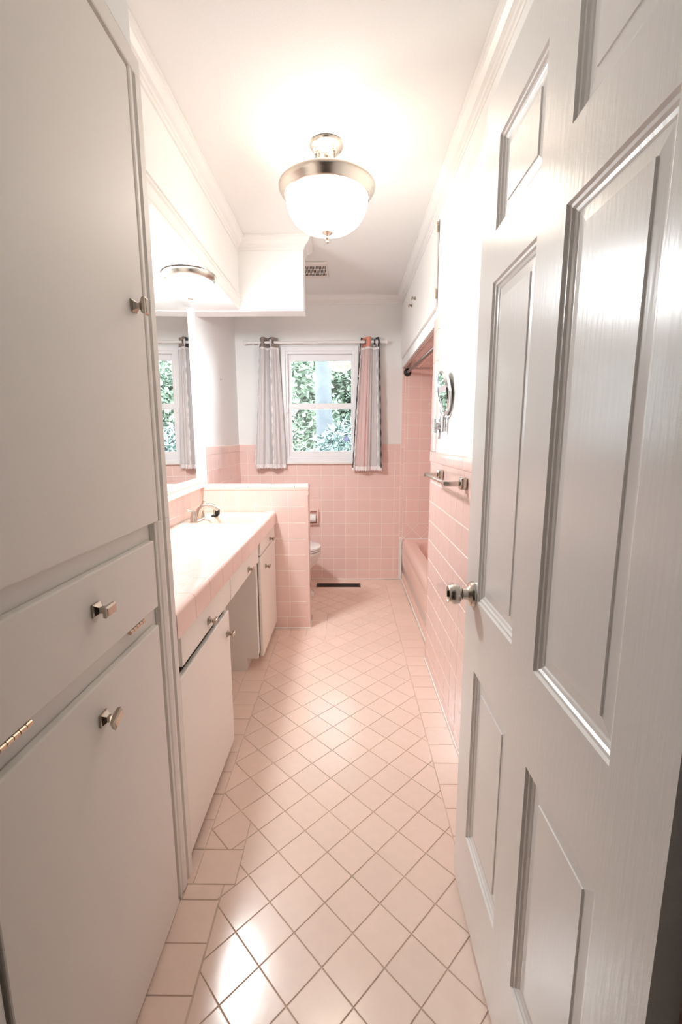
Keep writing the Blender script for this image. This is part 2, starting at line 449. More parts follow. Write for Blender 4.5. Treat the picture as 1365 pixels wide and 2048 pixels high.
# left wall
wall_left = struct(MB().box(-1.08, XLP, 0.25, 4.11, -0.1, ZC), 'wall_left', 'wall_paint', 'white painted wall behind the framed vanity mirror')
fL = frame_of((XL, 0, 0), (0, 1, 0), (0, 0, 1))            # U=Y, V=Z, normal +X
lb = MB(); lb.box(XLP - 0.001, XL - 0.0009, YPB, YF, 0, 1.236); lb.box(XLP - 0.001, XL - 0.0009, 1.155, YP, 0.80, 0.972); lb.build('grout', 'grout', wall_left)
yl = lines_between(YPB, YF, 3.985 - 0.0548)
grid_tiles(fL, yl, zs, 'wall_tile', wall_left)
for a, b in zip(yl, yl[1:]): bullnose('cap_tile', XLP - 0.001, XL + 0.001, a + 0.0009, b - 0.0009, 1.184, 1.240, 'wall_tile', wall_left, 0.006, lambda p, q: p.z > 1.23 and q.z > 1.23 and p.x > XLP and q.x > XLP)
grid_tiles(fL, lines_between(1.155, YP - 0.004, 2.78), [0.822, 0.862, 0.972], 'wall_tile', wall_left)

# right wall with the alcove header
hd = MB(); hd.box(XRP + 0.004, XRP + 0.018, YALC - 0.004, YFP, 1.885, 1.956); hd.box(XRP + 0.004, XRP + 0.05, YALC - 0.004, YFP, 2.378, ZC)
struct(hd, 'wall_alcove_header', 'wall_paint', 'white painted header strips framing the storage cabinet over the tub')
w = MB(); w.box(XRP, 0.60, 0.25, YALC - 0.004, -0.1, ZC)
w.box(0.60, 1.36, YALC - 0.12, YALC - 0.004, -0.1, ZC)
wall_right = struct(w, 'wall_right', 'wall_paint', 'white painted wall with pink tile wainscot beside the tub alcove')
fR = frame_of((XR, 0, 0), (0, -1, 0), (0, 0, 1))           # U=-Y, normal -X
MB().box(XR + 0.0009, XRP + 0.001, 0.40, YALC - 0.005, 0, 1.216).build('grout', 'grout', wall_right)
yR = [-v for v in lines_between(0.40, YALC - 0.028, 1.754)][::-1]
zR = lines_between(0.004, 1.166, 0.9470)
grid_tiles(fR, yR, zR, 'wall_tile', wall_right)
k = 0.40
while k < YALC - 0.03:
    e = min(k + 0.153, YALC - 0.002)
    bullnose('cap_tile', XR - 0.0025, XRP + 0.001, k + 0.0009, e - 0.0009, 1.167, 1.222, 'wall_tile', wall_right, 0.008, lambda p, q: p.z > 1.21 and q.z > 1.21 and p.x < XRP and q.x < XRP); k = e
z = 0.004                                                   # rounded corner strip beside the alcove
while z < 1.16:
    e = min(z + 0.153, 1.166)
    bullnose('corner_tile', XR - 0.001, XRP + 0.03, YALC - 0.027, YALC, z + 0.0009, e - 0.0009, 'wall_tile', wall_right, 0.016, lambda p, q: p.y > YALC - 0.01 and q.y > YALC - 0.01 and p.x < XRP and q.x < XRP); z = e
z = 1.222
while z < 1.89:
    e = min(z + 0.153, 1.897)
    bullnose('corner_tile', XR - 0.0035, XRP + 0.03, YALC - 0.135, YALC, z + 0.0009, e - 0.0009, 'wall_tile', wall_right, 0.016, lambda p, q: abs(p.z - q.z) > 0.05 and p.x < XRP and q.x < XRP); z = e
MB().box(XR - 0.005, XR + 0.002, 0.40, YALC - 0.002, 0.0, 0.008, 0.002).build('caulk', 'caulk', wall_right)

# alcove back and soffit tiles
ab = struct(MB().box(XALC, 1.36, YALC - 0.12, 4.11, -0.1, ZC), 'wall_alcove', 'pink_paint', 'pink glazed back wall of the tub alcove')
ac = struct(MB().box(XRP + 0.0185, XALC, YALC - 0.004, YFP, 1.8895, 1.905), 'ceiling_alcove', 'grout', 'pink tiled lid of the tub alcove under the wall cabinet', 'ceiling')
fA = frame_of((0, 0, 1.8885), (1, 0, 0), (0, -1, 0))       # normal -Z
grid_tiles(fA, lines_between(XRP + 0.019, XALC, 0.61), [-v for v in lines_between(YALC, YF, 3.93)][::-1], 'wall_tile', ac)
MB().box(0.6005, XALC, YALC - 0.0038, YALC + 0.002, 0, 1.885).build('glaze', 'pink_paint', wall_right)

# low partition between vanity and toilet, and the dropped header over it
wp = struct(MB().box(XLP, XPE - 0.0035, YP + 0.0009, YPB - 0.0016, -0.05, 0.975), 'wall_partition', 'grout', 'low pink tiled partition wall between vanity and toilet')
fP = frame_of((0, YP, 0), (1, 0, 0), (0, 0, 1))
zp = lines_between(0.004, 0.960, 0.9599 - T)
xp = lines_between(XL, XPE - 0.018, -0.6086)
grid_tiles(fP, xp, zp[1:], 'wall_tile', wp)
xb = lines_between(XL, XPE - 0.006, -0.41, 0.153)
grid_tiles(fP, xb, zp[:2], 'wall_tile', wp)
fPb = frame_of((0, YPB, 0), (-1, 0, 0), (0, 0, 1))
grid_tiles(fPb, [-v for v in xp][::-1], zp, 'wall_tile', wp)
z = 0.004
while z < 0.955:                                            # rounded end strip
    e = min(z + 0.153, 0.9585)
    bullnose('end_tile', XPE - 0.022 + 0.0009, XPE, YP - 0.001, YPB + 0.001, z + 0.0009, e - 0.0009, 'wall_tile', wp, 0.012, lambda p, q: abs(p.z - q.z) > 0.05 and p.x > XPE - 0.01 and q.x > XPE - 0.01); z = e
x = XL
while x < XPE - 0.01:                                       # rounded cap
    e = min(x + 0.153, XPE + 0.002)
    last = e > XPE
    bullnose('cap_tile', x + 0.0009, e - 0.0009, YP - 0.003, YPB + 0.003, 0.9605, 0.994, 'wall_tile', wp, 0.016, lambda p, q: p.z > 0.98 and q.z > 0.98 and (abs(p.x - q.x) > 0.02 or (last and p.x > XPE - 0.01))); x = e
MB().box(XL + 0.3, XPE + 0.003, YP - 0.006, YP + 0.002, 0.0, 0.008, 0.002).build('caulk', 'caulk', wp)
MB().box(XPE - 0.002, XPE + 0.005, YP - 0.006, YPB, 0.0, 0.008, 0.002).build('caulk', 'caulk', wp)

struct(MB().box(XLP, -0.265, YP, YPB, 2.066, ZC, 0.001), 'wall_header', 'wall_paint', 'white dropped header above the low tiled partition')
sf = MB(); sf.box(XLP, XS, 1.10, YP, ZS, ZC)
wall_soffit = struct(sf, 'wall_soffit', 'wall_paint', 'white dropped soffit running above the vanity mirror')
# bead moulding along the bottom of the soffit face
bd = MB(); bd.sweep([(XS, 1.15), (XS, YP)], [(0, 2.160), (0.010, 2.157), (0.012, 2.149), (0.006, 2.145), (0.008, 2.137), (0.012, 2.130), (0.006, 2.122), (0.003, 2.085), (0.0, 2.080)])
tag(bd.build('trim_2', 'trim_paint'), 'white beaded moulding along the foot of the soffit', 'moulding', kind='structure')
# crown moulding round the ceiling
cr = MB()
crown = [(0, ZC), (0.052, ZC), (0.052, ZC - 0.010), (0.044, ZC - 0.014), (0.040, ZC - 0.026), (0.028, ZC - 0.040), (0.016, ZC - 0.046), (0.014, ZC - 0.054), (0.008, ZC - 0.057), (0.007, ZC - 0.070), (0, ZC - 0.072)]
crown = [(o, zz - 0.0005) for o, zz in crown]
cr.sweep([(XS, 1.10), (XS, YP), (-0.265, YP), (-0.265, YPB), (XLP, YPB), (XLP, YFP), (XRP + 0.004, YFP), (XRP + 0.004, 0.37)], crown)
tag(cr.build('trim_1', 'trim_paint'), 'white stepped crown moulding round the ceiling edge', 'moulding', kind='structure')

# front wall round the doorway, jambs and the hall behind the camera
w = MB(); w.box(-1.08, -0.49, 0.27, 0.385, -0.1, ZC); w.box(0.375, 0.60, 0.27, 0.385, -0.1, ZC); w.box(-0.49, 0.375, 0.27, 0.385, 2.06, ZC)
struct(w, 'wall_front', 'wall_paint', 'white painted doorway wall at the bathroom entrance')
w = MB(); w.box(-0.49, -0.474, 0.25, 0.488, 0, 2.045); w.box(0.359, 0.375, 0.25, 0.384, 0, 2.045); w.box(-0.49, 0.375, 0.25, 0.384, 2.045, 2.06)
struct(w, 'trim_3', 'trim_paint', 'white door jamb lining the bathroom doorway', 'door frame')
struct(MB().box(-1.08, -0.470, 0.385, 1.112, 2.1302, ZC), 'wall_bulkhead', 'wall_paint', 'white wall filling the space above the tall linen cabinet')
struct(MB().box(-1.6, 1.6, -1.7, 0.20, -0.12, 0.0), 'floor_hall', 'hall_floor', 'dark hall floor outside the bathroom doorway', 'floor')
struct(MB().box(-1.6, 1.6, -1.7, 0.27, 2.48, 2.58), 'ceiling_hall', 'hall_paint', 'dim hall ceiling outside the bathroom doorway', 'ceiling')
w = MB(); w.box(-1.7, -1.6, -1.7, 0.385, -0.1, 2.5); w.box(1.6, 1.7, -1.7, 0.385, -0.1, 2.5); w.box(-1.7, 1.7, -1.8, -1.7, -0.1, 2.5); w.box(-1.7, -1.08, 0.27, 0.385, -0.1, 2.5); w.box(0.60, 1.7, 0.27, 0.385, -0.1, 2.5)
struct(w, 'wall_hall', 'hall_paint', 'dim taupe hall walls outside the bathroom doorway')

# ================================================================== WINDOW
win = empty('window_1', (-0.233, YFP, 1.08), 'white vinyl double hung window with two clear panes', 'window', kind='structure')
cs = MB()                                                   # casing: outer frame with a step
for x0, x1, z0, z1 in ((-0.566, -0.530, 1.084, 2.068), (0.062, 0.098, 1.084, 2.068), (-0.530, 0.062, 2.030, 2.068), (-0.530, 0.062, 1.084, 1.118)):
    cs.box(x0, x1, YFP - 0.016, YFP + 0.02, z0, z1, 0.003)
cs.build('casing', 'vinyl', win)
sh = MB()
for x0, x1, z0, z1 in ((-0.530, -0.512, 1.118, 2.030), (0.045, 0.062, 1.118, 2.030), (-0.512, 0.045, 2.008, 2.030), (-0.512, 0.045, 1.118, 1.136)):
    sh.box(x0, x1, YFP - 0.004, YFP + 0.06, z0, z1, 0.002)
sh.build('frame', 'vinyl', win)
for nm, z0, z1, y in (('lower_sash', 1.136, 1.596, 0.012), ('upper_sash', 1.545, 2.008, 0.036)):
    s_ = MB(); gx0, gx1 = -0.488, 0.036
    gz0, gz1 = (1.180, 1.545) if nm == 'lower_sash' else (1.594, 1.956)
    s_.box(-0.512, gx0, YFP + y, YFP + y + 0.022, z0, z1, 0.002); s_.box(gx1, 0.045, YFP + y, YFP + y + 0.022, z0, z1, 0.002)
    s_.box(gx0, gx1, YFP + y, YFP + y + 0.022, z0, gz0, 0.002); s_.box(gx0, gx1, YFP + y, YFP + y + 0.022, gz1, z1, 0.002)
    so = s_.build(nm, 'vinyl', win)
    MB().box(gx0, gx1, YFP + y + 0.010, YFP + y + 0.0105, gz0, gz1).build('pane', 'glass', so)
MB().box(-0.572, 0.104, YFP - 0.030, YFP + 0.004, 1.068, 1.086, 0.004, 2).build('sill', 'trim_paint', win)
lt = MB(); lt.box(-0.530, -0.512, YFP - 0.016, YFP + 0.002, 1.515, 1.560, 0.003); lt.box(-0.536, -0.528, YFP - 0.022, YFP - 0.006, 1.50, 1.535, 0.002)
lt.build('latch', 'vinyl', win)
sk = MB(); sk.lathe([(0.001, 0), (0.027, 0), (0.027, 0.0006), (0.001, 0.0006)], (-0.008, YFP + 0.0215, 1.288), '-Y', 8)
stk = tag(sk.build('alarm_sticker', 'sticker'), 'small blue eight-sided alarm sticker on the lower window pane', 'sticker')
td = bpy.data.curves.new('print', 'FONT'); td.body = 'ADT'; td.size = 0.019; td.align_x = 'CENTER'; td.align_y = 'CENTER'; td.extrude = 0.0002
td.materials.append(M['sticker_white'])
_tt = bpy.data.objects.new('print_text', td); COL.objects.link(_tt)
_me = bpy.data.meshes.new_from_object(_tt); bpy.data.objects.remove(_tt)
to = bpy.data.objects.new('print', _me); COL.objects.link(to); to.parent = stk
to.matrix_basis = Matrix.Translation((-0.008, YFP + 0.0204, 1.288)) @ Matrix.Rotation(PI / 2, 4, 'X')

# ================================================================== OUTDOORS
struct(MB().box(-14, 14, 4.2, 40, -0.7, -0.6), 'ground', 'soil', 'grassy garden ground outside the window', 'ground')
def leaves(mb, pts, L, Wd, spread=1.0):
    for p in pts:
        d = Vector((random.gauss(0, 1), random.gauss(0, 1), random.gauss(-0.1, 0.7) * spread)).normalized()
        s_ = d.cross(Vector((random.gauss(0, .4), random.gauss(0, .4), 1))).normalized(); u = s_.cross(d)
        l, wd = L * random.uniform(0.7, 1.25), Wd * random.uniform(0.8, 1.2); p = Vector(p)
        mb.poly([p, p + d * l * 0.45 + s_ * wd - u * wd * 0.3, p + d * l, p + d * l * 0.45 - s_ * wd - u * wd * 0.3, p + d * l * 0.5], [(0, 1, 4), (1, 2, 4), (2, 3, 4), (3, 0, 4)])
def blob(n, c, r, shell=0.55):
    out = []
    while len(out) < n:
        v = Vector((random.gauss(0, 1), random.gauss(0, 1), random.gauss(0, 1))).normalized() * (shell + (1 - shell) * random.random() ** 0.5)
        out.append((c[0] + v.x * r[0], c[1] + v.y * r[1], c[2] + v.z * r[2]))
    return out
def bush(name, c, r, n, L, Wd, m, label, cat):
    e = empty(name, (c[0], c[1], -0.6), label, cat)
    b = MB(); leaves(b, blob(n, c, r), L, Wd); o = b.build('foliage', m, e)
    st = MB()
    for k in range(9):
        a = random.random() * 2 * PI; q = (c[0] + r[0] * .75 * math.cos(a), c[1] + r[1] * .75 * math.sin(a), c[2] + r[2] * random.uniform(-.2, .8))
        st.tube([(c[0] + 0.05 * math.cos(a), c[1] + 0.05 * math.sin(a), -0.6), ((c[0] + q[0]) / 2, (c[1] + q[1]) / 2, (q[2] - 0.6) / 2 + 0.1), q], [0.02, 0.014, 0.004], 6)
    st.build('stems', 'bark', e, True)
    return e
bush('glossy_shrub', (0.05, 6.6, 0.45), (0.75, 0.7, 1.12), 4200, 0.14, 0.022, 'leaf', 'dense glossy dark-leaved shrub close outside the window', 'shrub')
bush('low_shrub', (-1.15, 8.28, 0.1), (1.0, 0.58, 1.0), 3000, 0.12, 0.022, 'leaf_pale', 'yellow-green leafy shrub left of the dark glossy shrub', 'shrub')
def tree(name, x, y, tr, h, crowns, label, m='leaf_pale'):
    e = empty(name, (x, y, -0.6), label, 'tree')
    MB().tube([(x, y, -0.65), (x + .02, y, 0.6), (x - .03, y, 2.4), (x + .05, y, h)], [tr * 1.25, tr, tr * .92, tr * .6], 14).build('trunk', 'bark', e, True)
    b = MB()
    for c, r, n in crowns: leaves(b, blob(n, c, r, 0.3), 0.26, 0.075)
    b.build('foliage', m, e)
tree('garden_tree', -0.50, 10.2, 0.20, 7.0, [((-0.5, 10.7, 5.8), (1.6, 1.1, 1.9), 1500)], 'tall garden tree with a straight grey trunk')
tree('garden_tree', -2.7, 13.9, 0.13, 6.0, [((-2.6, 13.9, 3.8), (2.2, 1.3, 2.8), 5200), ((-2.0, 14.2, 1.7), (1.9, 1.1, 1.8), 3200)], 'pale leafy tree left of the straight grey trunk')
tree('garden_tree', 0.7, 17.0, 0.12, 6.5, [((0.3, 17.2, 4.4), (2.6, 1.2, 2.9), 7500), ((0.2, 17.6, 1.6), (2.6, 1.0, 2.0), 5000)], 'pale leafy tree right of the straight grey trunk')

tree('garden_tree', 3.0, 13.8, 0.13, 6.2, [((2.9, 13.8, 3.8), (2.2, 1.2, 2.9), 5200), ((2.8, 14.0, 1.5), (2.0, 1.0, 1.8), 3200)], 'pale leafy tree standing behind the shrub along the garden bed')
bush('glossy_shrub', (2.35, 7.6, 0.45), (1.05, 0.7, 1.15), 3600, 0.14, 0.024, 'leaf', 'dark-leaved shrub along the garden bed beside the glossy one', 'shrub')

# ================================================================== LINEN CABINET
def knob(parent, x, y, z, side, rot=0.0, sc=1.0, m='knob_nickel'):
    """flared bar knob standing out along +-X; rot turns its head"""
    sec = [(0.0, .0125, .0125), (.0035, .0125, .0125), (.0045, .0105, .0105), (.011, .0055, .0055), (.017, .0055, .0055), (.0235, .0165, .0095), (.030, .0180, .0105), (.0315, .0150, .0075), (.0325, .0145, .0070)]
    rings = []
    for k_, (d, a, b) in enumerate(sec):
        ring = []; rt_ = rot if k_ > 4 else 0.0
        for s1, s2 in ((-1, -1), (1, -1), (1, 1), (-1, 1)):
            u, v = s1 * a * sc, s2 * b * sc
            ring.append(Vector((x + side * d * sc, y + u * math.cos(rt_) - v * math.sin(rt_), z + u * math.sin(rt_) + v * math.cos(rt_))))
        rings.append(ring)
    return MB().loft(rings).build('knob', m, parent)
XC = -0.468
lc = empty('linen_cabinet', (-0.7, 0.82, 0), 'tall built-in linen cabinet with off-white flat doors by the doorway', 'cabinet')
cb = MB(); cb.box(XLP + 0.002, XC - 0.018, 0.490, 1.150, 0.0, 2.130); cb.build('carcass', 'cab_paint', lc)
def cab_door(name, parent, x0, x1, y0, y1, z0, z1, m='cab_paint', bev=0.003):
    return MB().box(x0, x1, y0, y1, z0, z1, bev, 2).build(name, m, parent)
d = cab_door('door', lc, XC - 0.0175, XC, 0.493, 1.080, 1.090, 2.072); knob(d, XC, 1.026, 1.577, 1, PI / 2)
d = cab_door('drawer_front', lc, XC - 0.0175, XC, 0.493, 1.045, 0.882, 1.049); knob(d, XC, 0.779, 0.979, 1, 0.0)
d = cab_door('door', lc, XC - 0.0175, XC, 0.493, 1.040, 0.012, 0.836); knob(d, XC, 0.770, 0.764, 1, 0.42)
cs = MB()                                                   # upright casing with two beads
prof = [(1.063, -0.0175), (1.063, -0.0045), (1.066, -0.003), (1.070, -0.003), (1.073, -0.0085), (1.078, -0.0085), (1.084, -0.004), (1.100, -0.0015), (1.112, -0.004), (1.115, -0.009), (1.120, -0.009), (1.124, -0.0015), (1.150, -0.0015), (1.150, -0.0175)]
cs.loft([[Vector((XC + o, y, zz)) for y, o in prof] for zz in (0.0, 1.0885)], True, True)
prof2 = [(1.098, -0.0175), (1.098, -0.006), (1.102, -0.004), (1.112, -0.004), (1.115, -0.009), (1.120, -0.009), (1.124, -0.0015), (1.150, -0.0015), (1.150, -0.0175)]
cs.loft([[Vector((XC + o, y, zz)) for y, o in prof2] for zz in (1.0890, 2.0884)], True, True)
cs.box(XC - 0.0175, XC - 0.0015, 0.49, 1.150, 2.0885, 2.130, 0.002)
cs.build('casing', 'cab_paint', lc)
for y0, y1 in ((0.533, 0.597), (0.903, 0.972)):
    h = MB(); n = 5
    for k in range(n): h.tube([(XC - 0.004, y0 + (y1 - y0) * (k + .06) / n, 0.8755), (XC - 0.004, y0 + (y1 - y0) * (k + .94) / n, 0.8755)], 0.0050, 10)
    h.build('hinge', 'brass', lc, True)
MB().box(XC - 0.017, XC - 0.006, 0.495, 1.06, 0.0005, 0.006, 0.001).build('caulk', 'caulk', lc)

# ================================================================== VANITY
XV = -0.478                                                  # face of the overlaid fronts
def carcass(mb, y0, y1, zt, zb=0.075):
    xb, xf, t = XLP + 0.008, XV - 0.0185, 0.018
    for ya in (y0, y1 - t):
        mb.box(xb, xf, ya, ya + t, zb, zt); mb.box(xb, xf - 0.065, ya, ya + t, 0.001, zb)
    mb.box(xb, xb + 0.006, y0 + t, y1 - t, zb, zt); mb.box(xb, xf, y0 + t, y1 - t, zb, zb + t)
    mb.box(xf - 0.085, xf - 0.067, y0 + t, y1 - t, 0.001, zb)
    mb.box(xf - 0.02, xf, y0 + t, y0 + 0.045, zb, zt); mb.box(xf - 0.02, xf, y1 - 0.045, y1 - t, zb, zt)
v1 = empty('vanity_cabinet', (-0.72, 1.44, 0), 'white vanity base cabinet with drawer and door beside the tall linen cabinet', 'cabinet')
b = MB(); carcass(b, 1.156, 1.722, 0.735); b.build('carcass', 'van_paint', v1)
d = cab_door('drawer_front', v1, XV - 0.018, XV, 1.196, 1.736, 0.636, 0.734, 'van_paint'); knob(d, XV, 1.447, 0.672, 1, 0.0, 0.9)
d = cab_door('door', v1, XV - 0.018, XV, 1.172, 1.703, 0.034, 0.610, 'van_paint'); knob(d, XV, 1.662, 0.525, 1, 0.0, 0.9)
for zz in (0.475, 0.125):
    h = MB()
    for k in range(4): h.tube([(XV - 0.014, 1.167, zz + k * 0.0145), (XV - 0.014, 1.167, zz + k * 0.0145 + 0.0125)], 0.0048, 10)
    h.build('hinge', 'bronze', v1, True)
v2 = empty('knee_space_unit', (-0.72, 2.03, 0.64), 'white vanity unit with one drawer spanning the open knee space', 'cabinet')
d = cab_door('drawer_front', v2, XV - 0.018, XV, 1.746, 2.318, 0.634, 0.734, 'van_paint'); knob(d, XV, 2.075, 0.668, 1, 0.0, 0.9)
b = MB(); b.box(-0.93, XV - 0.019, 1.7245, 2.317, 0.655, 0.735); b.build('drawer_box', 'van_paint', v2)
v3 = empty('vanity_cabinet', (-0.72, 2.6, 0), 'white vanity base cabinet with drawer and door beside the pink partition', 'cabinet')
b = MB(); carcass(b, 2.320, YP - 0.004, 0.735); b.build('carcass', 'van_paint', v3)
d = cab_door('drawer_front', v3, XV - 0.018, XV, 2.378, 2.862, 0.652, 0.734, 'van_paint'); knob(d, XV, 2.680, 0.682, 1, 0.0, 0.9)
d = cab_door('door', v3, XV - 0.018, XV, 2.374, 2.866, 0.062, 0.644, 'van_paint'); knob(d, XV, 2.515, 0.555, 1, 0.0, 0.9)

# worktop
ct = empty('countertop', (-0.72, 2.0, 0.736), 'pink tiled vanity countertop with rounded front edge', 'countertop')
SY0, SX1 = 2.440, -0.520
b = MB(); b.box(XL + 0.001, -0.480, 1.1565, SY0, 0.736, 0.8192); b.box(SX1 + 0.002, -0.480, SY0, YP - 0.0035, 0.736, 0.8165); b.build('grout', 'grout', ct)
fC = ct.matrix_basis.inverted() @ frame_of((0, 0, 0.820), (1, 0, 0), (0, 1, 0))
for i in range(-20, 40):
    for j in range(-20, 40):
        cx, cy = -0.9 + T * r2 * (i + j), 1.20 + T * r2 * (i - j); h = T * r2
        p = clip_rect([(cx, cy), (cx + h, cy - h), (cx + 2 * h, cy), (cx + h, cy + h)], XL + 0.002, -0.5305, 1.158, SY0 - 0.001)
        if p: tile(p, fC, 'counter_tile', ct, gap=0.0010)
y = 1.1575
prof = [(-0.5300, 0.8205)] + [(-0.4865 + 0.0165 * math.sin(a), 0.8045 + 0.0165 * math.cos(a)) for a in [k * PI / 12 for k in range(7)]] + [(-0.470, 0.738), (-0.479, 0.738), (-0.479, 0.8165), (-0.530, 0.8165)]
while y < YP - 0.01:
    e = min(y + 0.1525, YP - 0.0035)
    MB().loft([[Vector((px_, yy, pz)) for px_, pz in prof] for yy in (y + 0.001, e - 0.001)]).build('edge_tile', 'counter_tile', ct, True, 50); y = e

# sink
sk = empty('sink', (-0.74, 2.66, 0.80), 'biscuit coloured drop-in sink set into the pink countertop', 'sink')
def supell(cx, cy, a, b, z, e, n=72):
    out = []
    for k in range(n):
        t = 2 * PI * k / n; c, s_ = math.cos(t), math.sin(t)
        out.append(Vector((cx + a * math.copysign(abs(c) ** (2 / e), c), cy + b * math.copysign(abs(s_) ** (2 / e), s_), z)))
    return out
ox, oy, oa, ob = (XL + SX1) / 2, (SY0 + YP) / 2, (SX1 - XL) / 2 - 0.0012, (YP - SY0) / 2 - 0.0035
bx_, by_, ba, bb = -0.672, 2.632, 0.136, 0.158
sb = MB(); sb.loft([supell(ox, oy, oa, ob, 0.75, 24), supell(ox, oy, oa, ob, 0.815, 24), supell(ox, oy, oa - .004, ob - .004, 0.8195, 20), supell(bx_, by_, ba + .012, bb + .012, 0.8195, 7), supell(bx_, by_, ba, bb, 0.812, 6), supell(bx_, by_, ba - .012, bb - .012, 0.77, 6), supell(bx_, by_, ba - .025, bb - .03, 0.715, 5), supell(bx_, by_, ba - .06, bb - .065, 0.692, 4), supell(bx_, by_, 0.024, 0.024, 0.688, 2)], False, False)
sb.build('basin', 'biscuit', sk, True, 50)
MB().lathe([(0.026, 0), (0.026, 0.003), (0.019, 0.004), (0.018, 0.001), (0.001, 0.001)], (bx_, by_, 0.686), 'Z', 24).build('drain', 'nickel', sk, True)

# faucet
fx, fy, fz = -0.872, 2.545, 0.8197
fa = empty('faucet', (fx, fy, fz), 'brushed nickel two-handle faucet with arched spout on the sink', 'faucet')
pl = MB(); pl.loft([supell(fx, fy, a, b_, fz + h_, 3.2, 40) for a, b_, h_ in ((.027, .082, 0), (.027, .082, .008), (.023, .077, .013), (.018, .07, .015))]); pl.build('base_plate', 'nickel', fa, True)
sp = MB(); pts = [(fx, fy, fz + .012), (fx + .003, fy, fz + .035), (fx + .013, fy, fz + .062), (fx + .032, fy, fz + .082), (fx + .058, fy, fz + .091), (fx + .086, fy, fz + .088), (fx + .108, fy, fz + .078), (fx + .122, fy, fz + .064)]
sp.tube(pts, [.021, .019, .0165, .0150, .0142, .0136, .013, .0125], 16); sp.build('spout', 'nickel', fa, True, 50)
for s_, lev in ((-1, (-.034, -.010, .012)), (1, (0.020, .004, .050))):
    hb = MB(); hb.lathe([(.0215, .010), (.0205, .030), (.0195, .032), (.0185, .034), (.0155, .055), (.012, .066), (.004, .069), (.0005, .069)], (fx, fy + s_ * .062, fz), 'Z', 24)
    ho = hb.build('handle', 'nickel', fa, True, 50)
    MB().tube([(fx, fy + s_ * .062, fz + .058), (fx + lev[0] * .5, fy + s_ * .062 + lev[1] * .5, fz + .060 + lev[2] * .55), (fx + lev[0], fy + s_ * .062 + lev[1], fz + .058 + lev[2])], [.009, .0075, .0085], 12).build('lever', 'nickel', ho, True)
st = empty('sink_stopper', (-0.815, 2.66, 0.8197), 'black rubber sink stopper with metal neck behind the spout', 'stopper')
MB().lathe([(.0005, 0), (.022, 0), (.022, .005), (.012, .009), (.008, .010)], (-0.818, 2.70, 0.8197), 'Z', 20).build('flange', 'black', st, True)
MB().lathe([(.008, .009), (.008, .040), (.0005, .041)], (-0.818, 2.70, 0.8197), 'Z', 16).build('neck', 'nickel', st, True)
MB().box(-0.812, -0.788, 2.687, 2.713, 0.829, 0.862, 0.004, 2).build('cap', 'black', st)

# mirror
mr = empty('wall_mirror', (XLP, 2.886, 0.975), 'large vanity wall mirror in a white moulded frame', 'mirror')
y0, y1, z0, z1, fw_ = 1.16, 2.889, 0.975, ZS - 0.001, 0.072
MB().box(XLP + 0.001, XLP + 0.008, y0 + 0.02, y1 - 0.02, z0 + 0.02, z1).build('glass', 'mirror', mr)
fp = [(0.0, 0.001), (0.0, 0.020), (0.006, 0.026), (0.022, 0.026), (0.028, 0.021), (0.040, 0.019), (0.046, 0.023), (0.056, 0.023), (0.062, 0.017), (fw_, 0.012), (fw_, 0.001)]
fr = MB()
corners = [(y0, z1, 0, 0), (y0, z0, 0, 1), (y1, z0, -1, 1), (y1, z1, -1, 0)]
rings = []
for k, (yy, zz) in enumerate(((y0, z1), (y0, z0), (y1, z0), (y1, z1))):
    sy = 1 if yy == y0 else -1; sz = 1 if zz == z0 else 0
    rings.append([Vector((XLP + h_, yy + sy * o, zz + sz * o)) for o, h_ in fp])
fr.loft(rings, True, True); fr.build('frame', 'trim_paint', mr)
mr.rotation_euler.z = 0.045                                # hangs a little out of line with the wall

# ================================================================== LIGHTS
lx, ly = -0.083, 2.045
cl = empty('ceiling_light', (lx, ly, ZC), 'semi-flush nickel ceiling light with a glowing white glass bowl', 'lamp')
MB().lathe([(.0005, 0), (.070, 0), (.073, .004), (.070, .012), (.058, .020), (.050, .022), (.046, .030), (.030, .036), (.026, .044), (.0005, .046)], (lx, ly, ZC - 0.0005), '-Z', 40).build('canopy', 'lamp_nickel', cl, True, 50)
for k in range(3):
    a = PI * (0.5 + 2 * k / 3) - 0.25; c_, s_ = math.cos(a), math.sin(a)
    rd = MB(); rx, ry = lx + .045 * c_, ly + .045 * s_; ex, ey = lx + .075 * c_, ly + .075 * s_
    rd.lathe([(.0005, 0), (.012, .002), (.012, .010), (.007, .014), (.009, .020), (.009, .026), (.0045, .030), (.0045, .150)], (rx, ry, ZC - .018), '-Z', 14)
    rd.build('rod', 'lamp_nickel', cl, True, 50)
MB().lathe([(.0005, .02), (.016, .022), (.016, .052), (.010, .058), (.010, .072), (.006, .076), (.006, .150), (.0005, .15)], (lx, ly, ZC), '-Z', 18).build('stem', 'lamp_nickel', cl, True, 50)
zr = 2.318
ring = [(.172, zr - .002), (.180, zr + .004), (.196, zr + .006), (.200, zr + .001), (.199, zr - .008), (.192, zr - .018), (.184, zr - .027), (.180, zr - .034), (.176, zr - .040), (.172, zr - .040), (.170, zr - .020), (.172, zr - .002)]
MB().lathe([(r, h - 2) for r, h in ring], (lx, ly, 2), 'Z', 72).build('ring', 'lamp_nickel', cl, True, 60)
bowl = [(.171, zr - .004), (.1715, zr - .040), (.168, zr - .070), (.158, zr - .098), (.140, zr - .124), (.112, zr - .146), (.078, zr - .160), (.040, zr - .167), (.006, zr - .169)]
MB().lathe(bowl, (lx, ly, 0), 'Z', 48).build('bowl', 'lamp_glass', cl, True, 80)
MB().lathe([(.022, 0), (.024, .003), (.020, .008), (.010, .012), (.007, .018), (.010, .022), (.010, .027), (.006, .031), (.004, .033), (.0065, .037), (.0065, .041), (.0005, .044)], (lx, ly, zr - .167), '-Z', 24).build('finial', 'lamp_nickel', cl, True, 50)
